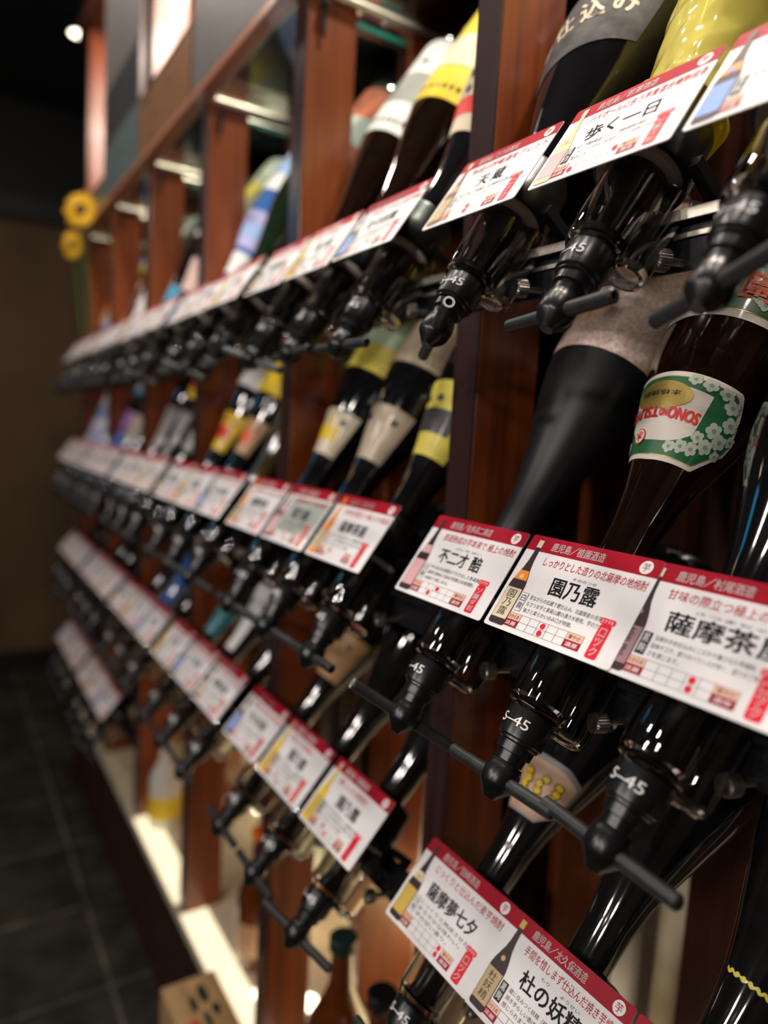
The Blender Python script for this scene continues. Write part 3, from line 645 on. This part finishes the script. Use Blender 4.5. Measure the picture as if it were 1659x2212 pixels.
def place_bottle(row, b, k):
    glass, labs, ph = BOT[(row, b, k)]
    root = bottle_root(row, b, k, glass, f'{ph}, {where(row, b, k)}', 40)
    for s0, s1, t0, t1, c, nm, inner in labs:
        mb = MB(); patch(mb, s0, s1, t0, t1, LC(c), nt=20, ns=6)
        if inner:
            h = s1 - s0
            patch(mb, s0 + 0.30 * h, s0 + 0.62 * h, t0 + 0.35, t1 - 0.5, LC(inner), 0.0009, nt=16, ns=4)
            for q in range(3): wrap2(mb, disc2(0.0, 0, 0.005, 0.004, 8), s0 + 0.75 * h, t0 + 0.9 + 0.55 * q, LC('dark' if q != 1 else inner), 0.0012)
            if (row, b, k) == (3, 1, 0): patch(mb, s0, s0 + 0.4 * h, t0, t0 + 0.7, LC('orange'), 0.0012, nt=6, ns=3)
        mb.build(nm, root)

def near_bottles():
    # --- top row, nearest bay
    CURP[0] = SQUAT
    r = bottle_root(1, 0, 0, 'black', 'large black bottle with a grey brush lettered paper band, top row beside nearest post', 96)
    mb = MB(); paper = mat('grey_washi', (0.075, 0.072, 0.068), 0.75, var=0.35, scale=90, bump=0.3)
    patch(mb, 0.128, 0.268, -1.25, 1.25, paper, 0.0007, nt=44, shape=lambda q: (0.02 + 0.42 * q, 0.56 + 0.42 * q))
    cr = col_mat('cream_brush', (0.68, 0.56, 0.40), 0.6)
    for i, ch in enumerate('樽仕込み'):
        th = -0.62 + 0.46 * i; q = (th + 1.25) / 2.5; ca, sa = math.cos(0.42), math.sin(0.42)
        V, F = text_in(ch, -0.0095, 0.0095, -0.011, 0.011, bold=0.0009)
        wrap2(mb, ([(x * ca - y * sa, x * sa + y * ca) for x, y in V], F), 0.128 + 0.14 * (0.29 + 0.42 * q), th, cr, flip=False)
    mb.build('paper_band', r); CURP[0] = PROF
    r = bottle_root(1, 0, 1, 'olive', 'bottle wrapped in crinkled yellow cellophane in the upper right corner', 64)
    prof = [(0.0768, 0.0335), (0.080, 0.0335), (0.088, 0.029), (0.10, 0.026), (0.14, 0.031), (0.18, 0.041), (0.22, 0.0505), (0.26, 0.0565), (0.30, 0.058), (0.42, 0.057)]
    yel = bpy.data.materials.new('yellow_cellophane'); yel.use_nodes = True; nt = yel.node_tree; p = nt.nodes['Principled BSDF']; L = nt.links.new
    p.inputs['Base Color'].default_value = (1.0, 0.90, 0.20, 1); p.inputs['Roughness'].default_value = 0.12; p.inputs['Coat Weight'].default_value = 1.0; p.inputs['Coat Roughness'].default_value = 0.06
    p.inputs['Subsurface Weight'].default_value = 0.0
    tr = nt.nodes.new('ShaderNodeBsdfTransparent'); tr.inputs[0].default_value = (0.95, 0.85, 0.15, 1)
    mx = nt.nodes.new('ShaderNodeMixShader'); mx.inputs[0].default_value = 0.86
    tl = nt.nodes.new('ShaderNodeBsdfTranslucent'); tl.inputs[0].default_value = (0.95, 0.75, 0.06, 1)
    m0 = nt.nodes.new('ShaderNodeMixShader'); m0.inputs[0].default_value = 0.35; L(p.outputs[0], m0.inputs[1]); L(tl.outputs[0], m0.inputs[2])
    L(tr.outputs[0], mx.inputs[1]); L(m0.outputs[0], mx.inputs[2]); L(mx.outputs[0], nt.nodes['Material Output'].inputs[0])
    mb = MB(); vs = []; fs = []; sg = 110; rn = random.Random(3); ph = [rn.uniform(0, 6.28) for _ in range(8)]; ns = 110
    for i in range(ns + 1):
        s = 0.0768 + (0.42 - 0.0768) * i / ns
        for (a, ra), (b_, rb) in zip(prof, prof[1:]):
            if a <= s <= b_ + 1e-9: rr = ra + (rb - ra) * (s - a) / (b_ - a); break
        for j in range(sg):
            th = 2 * PI * j / sg
            def fold(v): v = v % 1.0; return abs(v - 0.5) * 2
            d = 0.0034 * fold(th * 0.64 + s * 5 + 0.25 * math.sin(s * 25)) + 0.0028 * fold(th * 0.32 - s * 9 + ph[1]) + 0.0022 * fold(s * 13 + th * 0.48 + ph[2]) + 0.0012 * fold(s * 31 - th * 1.1)
            r_ = max(rr - 0.002 + d, rad(s) + 0.0012)
            vs.append((r_ * math.sin(th), -r_ * math.cos(th), s))
    for i in range(ns):
        for j in range(sg):
            j2 = (j + 1) % sg; fs.append((i * sg + j, i * sg + j2, (i + 1) * sg + j2, (i + 1) * sg + j))
    mb.add(vs, fs, yel, True); mb.build('cellophane_wrap', r, smooth_angle=70)
    r = bottle_root(1, 0, 2, 'brown', 'brown bottle mostly beyond the right edge, top row', 64)
    mb = MB(); patch(mb, 0.28, 0.40, W0, W1, LC('cream')); mb.build('body_label', r)
    # --- middle row, nearest bay
    r = bottle_root(2, 0, 0, 'matte', 'matte black bottle with a mottled pinkish body label, right of nearest post', 96)
    pm = bpy.data.materials.new('mottled_washi'); pm.use_nodes = True; nt = pm.node_tree; p = nt.nodes['Principled BSDF']; L = nt.links.new
    tc = nt.nodes.new('ShaderNodeTexCoord'); n1 = nt.nodes.new('ShaderNodeTexNoise'); n1.inputs['Scale'].default_value = 330; n1.inputs['Detail'].default_value = 5
    n2 = nt.nodes.new('ShaderNodeTexNoise'); n2.inputs['Scale'].default_value = 15; n2.inputs['Detail'].default_value = 3; n2.inputs['Distortion'].default_value = 1.2
    r1 = nt.nodes.new('ShaderNodeValToRGB'); e = r1.color_ramp.elements; e[0].position = 0.35; e[0].color = (0.66, 0.47, 0.40, 1); e[1].position = 0.62; e[1].color = (0.95, 0.77, 0.69, 1)
    r2 = nt.nodes.new('ShaderNodeValToRGB'); e = r2.color_ramp.elements; e[0].position = 0.50; e[0].color = (1, 1, 1, 1); e[1].position = 0.62; e[1].color = (0.80, 0.55, 0.24, 1)
    x_ = e.new(0.70); x_.color = (0.42, 0.34, 0.25, 1)
    mm = nt.nodes.new('ShaderNodeMixRGB'); mm.blend_type = 'MULTIPLY'; mm.inputs[0].default_value = 0.8
    L(tc.outputs['Object'], n1.inputs['Vector']); L(tc.outputs['Object'], n2.inputs['Vector']); L(n1.outputs['Fac'], r1.inputs['Fac']); L(n2.outputs['Fac'], r2.inputs['Fac'])
    L(r1.outputs['Color'], mm.inputs[1]); L(r2.outputs['Color'], mm.inputs[2]); L(mm.outputs['Color'], p.inputs['Base Color']); p.inputs['Roughness'].default_value = 0.6
    mb = MB(); patch(mb, 0.252, 0.412, -2.4, 2.4, pm, 0.0006, nt=60); mb.build('body_label', r)
    r = bottle_root(2, 0, 1, 'brown', 'glossy brown bottle with green plum blossom labels above the centre card', 96)
    wp = col_mat('label_paper', (0.72, 0.66, 0.58), 0.45, var=0.04); gr = col_mat('blossom_green', (0.016, 0.13, 0.045), 0.4, var=0.1); fl = col_mat('blossom_white', (0.50, 0.56, 0.46), 0.5); fc = col_mat('blossom_centre', (0.22, 0.32, 0.18), 0.5)
    gd = col_mat('label_gold', (0.42, 0.30, 0.07), 0.35, metal=0.4); ro = col_mat('label_red', (0.70, 0.02, 0.015), 0.5); oro = col_mat('label_orange', (0.78, 0.12, 0.02), 0.5)
    s0, s1, T = 0.156, 0.221, 1.62; sc_ = 0.189
    def pent(q):
        a = abs(q - 0.5) * 2
        if a < 0.72: return (0.0 + 0.05 * a, 1.0 - 0.02 * a)
        f = (a - 0.72) / 0.28
        return (0.036 + 0.34 * f, 0.986 - 0.50 * f)
    mb = MB(); patch(mb, s0, s1, -T, T, wp, 0.0006, pent, 60, 10)
    patch(mb, s0 + 0.0035, s1 - 0.0035, -T + 0.07, T - 0.07, gd, 0.0008, pent, 60, 10)
    patch(mb, s0 + 0.0042, s1 - 0.0042, -T + 0.09, T - 0.09, gr, 0.0010, pent, 60, 10)
    patch(mb, s0 + 0.014, s1 - 0.010, -0.78, 0.78, wp, 0.0013, lambda q: (0.25 * abs(2 * q - 1) ** 3, 1 - 0.06 * abs(2 * q - 1)), 40, 8)
    wrap2(mb, ring2(0, -0.014, 0.022, 0.0105), sc_, -0.12, gd, 0.0019)
    wrap2(mb, text_in('本格焼酎', -0.0145, 0.0145, -0.0175, -0.0135), sc_, -0.12, INK, 0.0023)
    wrap2(mb, text_in('SONO', -0.031, -0.011, -0.0055, 0.0025, bold=0.0006), sc_, -0.12, ro, 0.0023)
    wrap2(mb, text_in('NO', -0.010, -0.0045, -0.0035, 0.0015, bold=0.0004), sc_, -0.12, ro, 0.0023)
    wrap2(mb, text_in('TSUYU', -0.0035, 0.026, -0.0055, 0.0025, bold=0.0006), sc_, -0.12, ro, 0.0023)
    wrap2(mb, ring2(0.0085, 0.0165, 0.0062, 0.0058), sc_, -0.12, ro, 0.0022); wrap2(mb, ring2(0.0085, 0.0165, 0.0054, 0.005), sc_, -0.12, wp, 0.0023)
    wrap2(mb, text_in('水', 0.0048, 0.0122, 0.013, 0.020, bold=0.0004), sc_, -0.12, ro, 0.0025)
    rn = random.Random(5)
    for i, (a, b_, q) in enumerate([(-0.0445, -0.019, .005), (-0.050, -0.009, .0055), (-0.043, 0.000, .0055), (-0.051, 0.004, .0055), (-0.0445, 0.012, .0055), (-0.036, 0.009, .0045), (-0.036, 0.018, .005), (-0.028, 0.019, .005), (-0.055, 0.013, .004), (-0.038, -0.025, .0045), (-0.028, -0.026, .0045), (-0.019, -0.027, .004), (-0.020, 0.0215, .0045), (-0.0575, -0.001, .004), (0.040, -0.018, .005), (0.046, -0.005, .005), (0.044, 0.008, .005), (0.036, 0.019, .005), (0.026, 0.021, .0045)]):
        flower(mb, a, b_, q, sc_, -0.12, fl, fc, 0.0015)
    mb.build('shoulder_label', r)
    mb = MB(); patch(mb, 0.268, 0.415, -1.9, 1.9, wp, 0.0006, nt=60)
    patch(mb, 0.2745, 0.322, -1.86, 1.86, gd, 0.0008, nt=60); patch(mb, 0.2755, 0.321, -1.86, 1.86, gr, 0.0010, nt=60)
    for i, ch in enumerate('園乃露'):
        wrap2(mb, text_in(ch, -0.0105, 0.0105, -0.012, 0.012, bold=0.0012), 0.2985, 0.62 - 0.52 * i, oro, 0.0019)
    for i in range(34): flower(mb, rn.uniform(-0.092, 0.092), rn.uniform(-0.0175, 0.0175), rn.uniform(0.0035, 0.0055), 0.2985, 0.0, fl, fc, 0.0013)
    patch(mb, 0.335, 0.338, -1.86, 1.86, gd, 0.0010, nt=60)
    mb.build('body_label', r)
    r = bottle_root(2, 0, 2, 'black', 'black bottle with a blue and white scalloped label at the right edge, middle row', 96)
    bl = mat('blue_white_print', (0.30, 0.55, 0.85), 0.5, coat=0.2, var=0.85, scale=70)
    mb = MB(); patch(mb, 0.145, 0.232, -1.5, 1.5, LC('white'), 0.0006, lambda q: (0.05 * abs(math.sin(q * 22)), 1), 88, 8)
    patch(mb, 0.149, 0.228, -1.45, 1.45, bl, 0.0009, lambda q: (0.05 * abs(math.sin(q * 22)), 1), 88, 8)
    wrap2(mb, text_in('芋', -0.014, 0.014, -0.014, 0.014, bold=0.001), 0.195, -0.35, INK, 0.0014)
    mb.build('shoulder_label', r)
    # --- bottom row, nearest bay
    r = bottle_root(3, 0, 0, 'black', 'black bottle with a pale orange shoulder label and yellow characters, third row', 64)
    mb = MB(); hexs = lambda q: (0.55 * max(0, abs(2 * q - 1) - 0.55), 1 - 0.30 * max(0, abs(2 * q - 1) - 0.6))
    patch(mb, 0.138, 0.192, -1.2, 1.35, LC('grey'), 0.0006, hexs, 40); patch(mb, 0.140, 0.187, -1.15, 1.3, mat('pale_orange_print', (0.62, 0.40, 0.28), 0.5, var=0.35, scale=30), 0.0009, hexs, 40)
    for i in range(4):
        for q in range(4):
            xx, yy, ex, ey = R.uniform(-0.003, 0.003), -0.009 + 0.006 * q, R.uniform(0.0028, 0.0045), R.uniform(0.0025, 0.0035)
            wrap2(mb, disc2(xx, yy, ex + 0.001, ey + 0.001, 9), 0.165, -0.60 + 0.5 * i, INK, 0.0013 + 0.00005 * q); wrap2(mb, disc2(xx, yy, ex, ey, 9), 0.165, -0.60 + 0.5 * i, LC('yellow'), 0.0018 + 0.00005 * q)
    mb.build('shoulder_label', r)
    bottle_root(3, 0, 1, 'black', 'large plain black bottle with its tapering neck above the bottom edge cards', 64)
    r = bottle_root(3, 0, 2, 'black', 'black bottle with tiny yellow lettering at the lower right edge', 64)
    mb = MB(); patch(mb, 0.13, 0.134, -0.6, 0.9, LC('lemon'), 0.0007, lambda q: (0.5 - 0.5 * abs(math.sin(q * 19)), 0.5 + 0.5 * abs(math.cos(q * 23)))); mb.build('neck_mark', r)

for b in (4, 5):
    for k in range(3): BOT[(4, b, k)] = (('black', 'brown', 'green')[(b + k) % 3], [], 'plain %s bottle' % ('black', 'brown', 'green')[(b + k) % 3])
near_bottles()
for row in (1, 2, 3, 4):
    for b in range(0 if row < 4 else 4, 6):
        for k in range(3):
            if (row, b, k) in BOT: place_bottle(row, b, k)
            place_disp(row, b, k)
            if (row, b, k) != (3, 0, 2) or True:
                place_card(row, b, k)

# ------------------------------------------------------------------ menu boards and glass shelves above the top row
SHEET = {1: ['grey'], 2: ['boardgrey'], 3: ['boardbrown'], 4: ['boardteal', 'boarddark', 'boardgrey'], 5: ['boardolive']}
TOP = {3: 0.53, 5: 0.47}
LCOL.update(boardgrey=(0.125, 0.112, 0.102), boardbrown=(0.20, 0.085, 0.028), boardteal=(0.085, 0.12, 0.115), boarddark=(0.025, 0.022, 0.024), boardolive=(0.15, 0.12, 0.06))
BNAME = {1: 'grey', 2: 'grey', 3: 'low brown', 4: 'teal, black and grey', 5: 'low olive'}
for b in range(1, 6):
    x0, x1 = postx(b) + 0.002, postx(b - 1) - 0.002
    bd = empty('menu_board', ((x0 + x1) / 2, 0.055, 0.388))
    tag(bd, f'{BNAME[b]} menu board hung across the top of the {BAYN[b]} bay', 'menu board', 'menu boards above the bottles')
    def bp(mb, name, bd=bd):
        o = mb.build(name, bd); o.location = tuple(-c for c in bd.location); return o
    bp(MB().box(x0, x1, 0.054, 0.0738, 0.400, TOP.get(b, 0.97), WOODD), 'board_panel')
    bp(MB().box(x0, x1, 0.052, 0.0738, 0.388, 0.400, col_mat('board_trim', (0.45, 0.20, 0.12), 0.3, coat=0.4)), 'board_trim')
    n = len(SHEET[b]); h = 0.56 / max(n, 1)
    if n > 1: h = 0.13
    for i, s in enumerate(SHEET[b]):
        z0 = 0.402 + h * i; z1 = TOP.get(b, 0.97) - 0.012 if i == n - 1 else z0 + h - 0.003
        mb = MB().box(x0 + 0.004, x1 - 0.004, 0.0525, 0.054, z0, z1, LC(s))
        rr = random.Random(b * 9 + i)
        for q in range(6):
            xx = rr.uniform(x0 + 0.02, x1 - 0.08); zz = rr.uniform(z0 + 0.01, min(z1, z0 + 0.3) - 0.012)
            mb.box(xx, xx + rr.uniform(0.02, 0.06), 0.0522, 0.0525, zz, zz + 0.004, LC('dark'))
        bp(mb, 'menu_sheet')
    gs = empty('glass_shelf', ((x0 + x1) / 2, 0.22, 0.3945))
    tag(gs, f'green edged glass shelf behind the {BNAME[b]} board, {BAYN[b]} bay', 'shelf', 'glass shelves above the bottles')
    def gp(mb, name, gs=gs):
        o = mb.build(name, gs); o.location = tuple(-c for c in gs.location); return o
    a, c = postx(b) + PW + 0.002, postx(b - 1) - 0.002
    gp(MB().box(a, c, 0.084, 0.36, 0.3940, 0.4020, GLP), 'glass_pane')
    gp(MB().box(a, c, 0.081, 0.084, 0.3940, 0.4020, mat('pale_glass_edge', (0.30, 0.42, 0.34), 0.12, coat=0.5, trans=0.3, var=0)), 'glass_edge')
# boxes standing on the glass shelves
for (b, xo, y0, y1, wd, h, c1, c2, lb) in ((1, 0.10, 0.24, 0.35, 0.13, 0.20, 'grey', 'white', 'grey gift box on the glass shelf of the second bay'),
                                          (2, 0.11, 0.22, 0.35, 0.14, 0.20, 'beige', 'red', 'beige gift box with a red mark on the glass shelf of the third bay'),
                                          (3, 0.10, 0.23, 0.35, 0.14, 0.19, 'cream', 'yellow', 'cream and yellow gift box on the glass shelf of the fourth bay'),
                                          (2, 0.28, 0.23, 0.35, 0.07, 0.23, 'white', 'lilac', 'slim white gift box on the glass shelf of the third bay')):
    x = postx(b) + PW + xo
    gb = empty('gift_box', (x, (y0 + y1) / 2, 0.4022)); tag(gb, lb, 'box', 'gift boxes on the glass shelves')
    MB().box(-wd / 2, wd / 2, -(y1 - y0) / 2, (y1 - y0) / 2, 0, h, LC(c1)).build('carton', gb)
    MB().box(-wd / 2 - 0.001, wd / 2 + 0.001, -(y1 - y0) / 2 - 0.001, (y1 - y0) / 2 + 0.001, h * 0.86, h + 0.001, LC(c1)).build('lid', gb)
    MB().box(-wd * 0.3, wd * 0.3, -(y1 - y0) / 2 - 0.0012, -(y1 - y0) / 2 - 0.0002, h * 0.2, h * 0.7, LC(c2)).build('front_label', gb)

# ------------------------------------------------------------------ upright bottles on the lit deck
UPP = [(0, 0), (0.0, 0.90), (0.03, 1.0), (0.50, 1.0), (0.58, 0.88), (0.68, 0.55), (0.76, 0.36), (0.93, 0.31), (0.935, 0.36), (0.96, 0.36)]
CAPP = [(0.935, 0.40), (0.94, 0.42), (0.995, 0.42), (1.0, 0.38), (1.0, 0)]
def upright(x, y, h, r, glass, cap, lab, label):
    o = empty('upright_bottle', (x, y, DECK)); tag(o, label, 'bottle', 'upright bottles on the lit deck')
    MB().lathe([(z * h, q * r) for z, q in UPP], GLASS[glass], 32).build('bottle_glass', o)
    MB().lathe([(z * h, q * r) for z, q in CAPP], cap, 20).build('cap', o)
    if lab: MB().lathe([(0.12 * h, r + 0.0004), (0.36 * h, r + 0.0004)], LC(lab), 32).build('body_label', o)
upright(-0.755, 0.125, 0.287, 0.046, 'amber', mat('dark_green_cap', (0.01, 0.03, 0.025), 0.4), None, 'brown upright bottle with dark green cap at the lower edge, second bay')
upright(-0.655, 0.125, 0.280, 0.046, 'amber', BLACKP, None, 'brown upright bottle with black cap behind the lowest left card')
upright(-1.612, 0.125, 0.225, 0.037, 'white', mat('cream_cap', (0.8, 0.74, 0.55), 0.4), 'yellow', 'white upright bottle with a yellow label low in the fourth bay')
upright(-1.18, 0.27, 0.36, 0.050, 'white', mat('grey_cap', (0.3, 0.28, 0.28), 0.4), 'pink', 'pale upright bottle with a pink label low in the third bay')
upright(-1.10, 0.15, 0.25, 0.036, 'amber', mat('orange_cap', (0.8, 0.16, 0.02), 0.4), 'tan', 'amber upright bottle with orange cap low in the third bay')

# ------------------------------------------------------------------ kraft carton on the floor, sunflowers
kb = empty('kraft_carton', (-0.96, 0.028, FLOOR)); tag(kb, 'kraft carton with black brush marks and a red stamp standing against the kickboard', 'box')
krm = mat('kraft_board', (0.42, 0.27, 0.12), 0.7, var=0.12, scale=30)
MB().box(-0.142, 0.20, -0.046, 0.0455, 0, 0.293, krm).build('carton', kb)
mb = MB()
for cx, cy, rx, ry in ((-0.10, 0.012, 0.022, 0.008), (-0.085, -0.008, 0.018, 0.006), (-0.06, 0.022, 0.014, 0.007), (-0.045, 0.004, 0.02, 0.005)):
    V, F = disc2(cx, cy, rx, ry, 12); mb.add([(a, b, 0.2935) for a, b in V], F, INK)
mb.build('brush_print', kb)
mb = MB(); V, F = rect2(-0.050, 0.0, -0.036, -0.012); mb.add([(a, b, 0.2936) for a, b in V], F, REDB); mb.build('red_stamp', kb)

PET = mat('sunflower_petal', (0.88, 0.50, 0.01), 0.6, var=0.15, scale=40); CEN = mat('sunflower_centre', (0.10, 0.045, 0.012), 0.8, var=0.4, scale=300, bump=0.5); STM = mat('sunflower_stem', (0.06, 0.14, 0.03), 0.6)
def sunflower(x, y, z, r, face, zbase, label):
    o = empty('sunflower', (x, y, z)); tag(o, label, 'flower', 'artificial sunflowers at the far end of the rack')
    q = Vector(face).to_track_quat('Z', 'Y').to_matrix().to_4x4()
    MB().lathe([(-0.004, 0.0), (-0.003, r * 0.36), (0.004, r * 0.38), (0.009, r * 0.25), (0.011, 0)], CEN, 20, M=q).build('seed_head', o)
    rr = random.Random(int(r * 1e4))
    for ring, n in ((0, 11), (1, 11)):
        for i in range(n):
            an = 2 * PI * (i + 0.5 * ring) / n + rr.uniform(-.06, .06); L_ = r * rr.uniform(0.92, 1.08); wd = r * 0.20; up = rr.uniform(-0.1, 0.28) * r
            ctr = [(0.26 * r, 0.5, 0), (0.52 * r, 1.0, 0.12), (0.76 * r, 0.8, 0.25), (L_, 0.05, 0.35)]
            vs = []
            for d, wf, zf in ctr:
                for s in (-1, 0, 1):
                    px = d; py = s * wd * wf; pz = 0.002 * ring + zf * up - abs(s) * 0.0 + (0.004 if s == 0 else 0)
                    vs.append(q @ Vector((px * math.cos(an) - py * math.sin(an), px * math.sin(an) + py * math.cos(an), pz)))
            fs = [(3 * a + s, 3 * a + s + 1, 3 * a + s + 4, 3 * a + s + 3) for a in range(3) for s in range(2)]
            MB().add(vs, fs, PET, True).build('petal', o)
    MB().tube(q @ Vector((0, 0, -0.004)), (0.0, 0.03, zbase - z), 0.003, STM, 8).build('stem', o)
sunflower(-2.20, 0.018, 0.40, 0.050, (0.75, -0.62, 0.1), 0.06, 'larger upper artificial sunflower at the far end of the rack')
sunflower(-2.33, 0.018, 0.33, 0.040, (0.55, -0.8, 0.0), 0.06, 'smaller lower artificial sunflower at the far end of the rack')
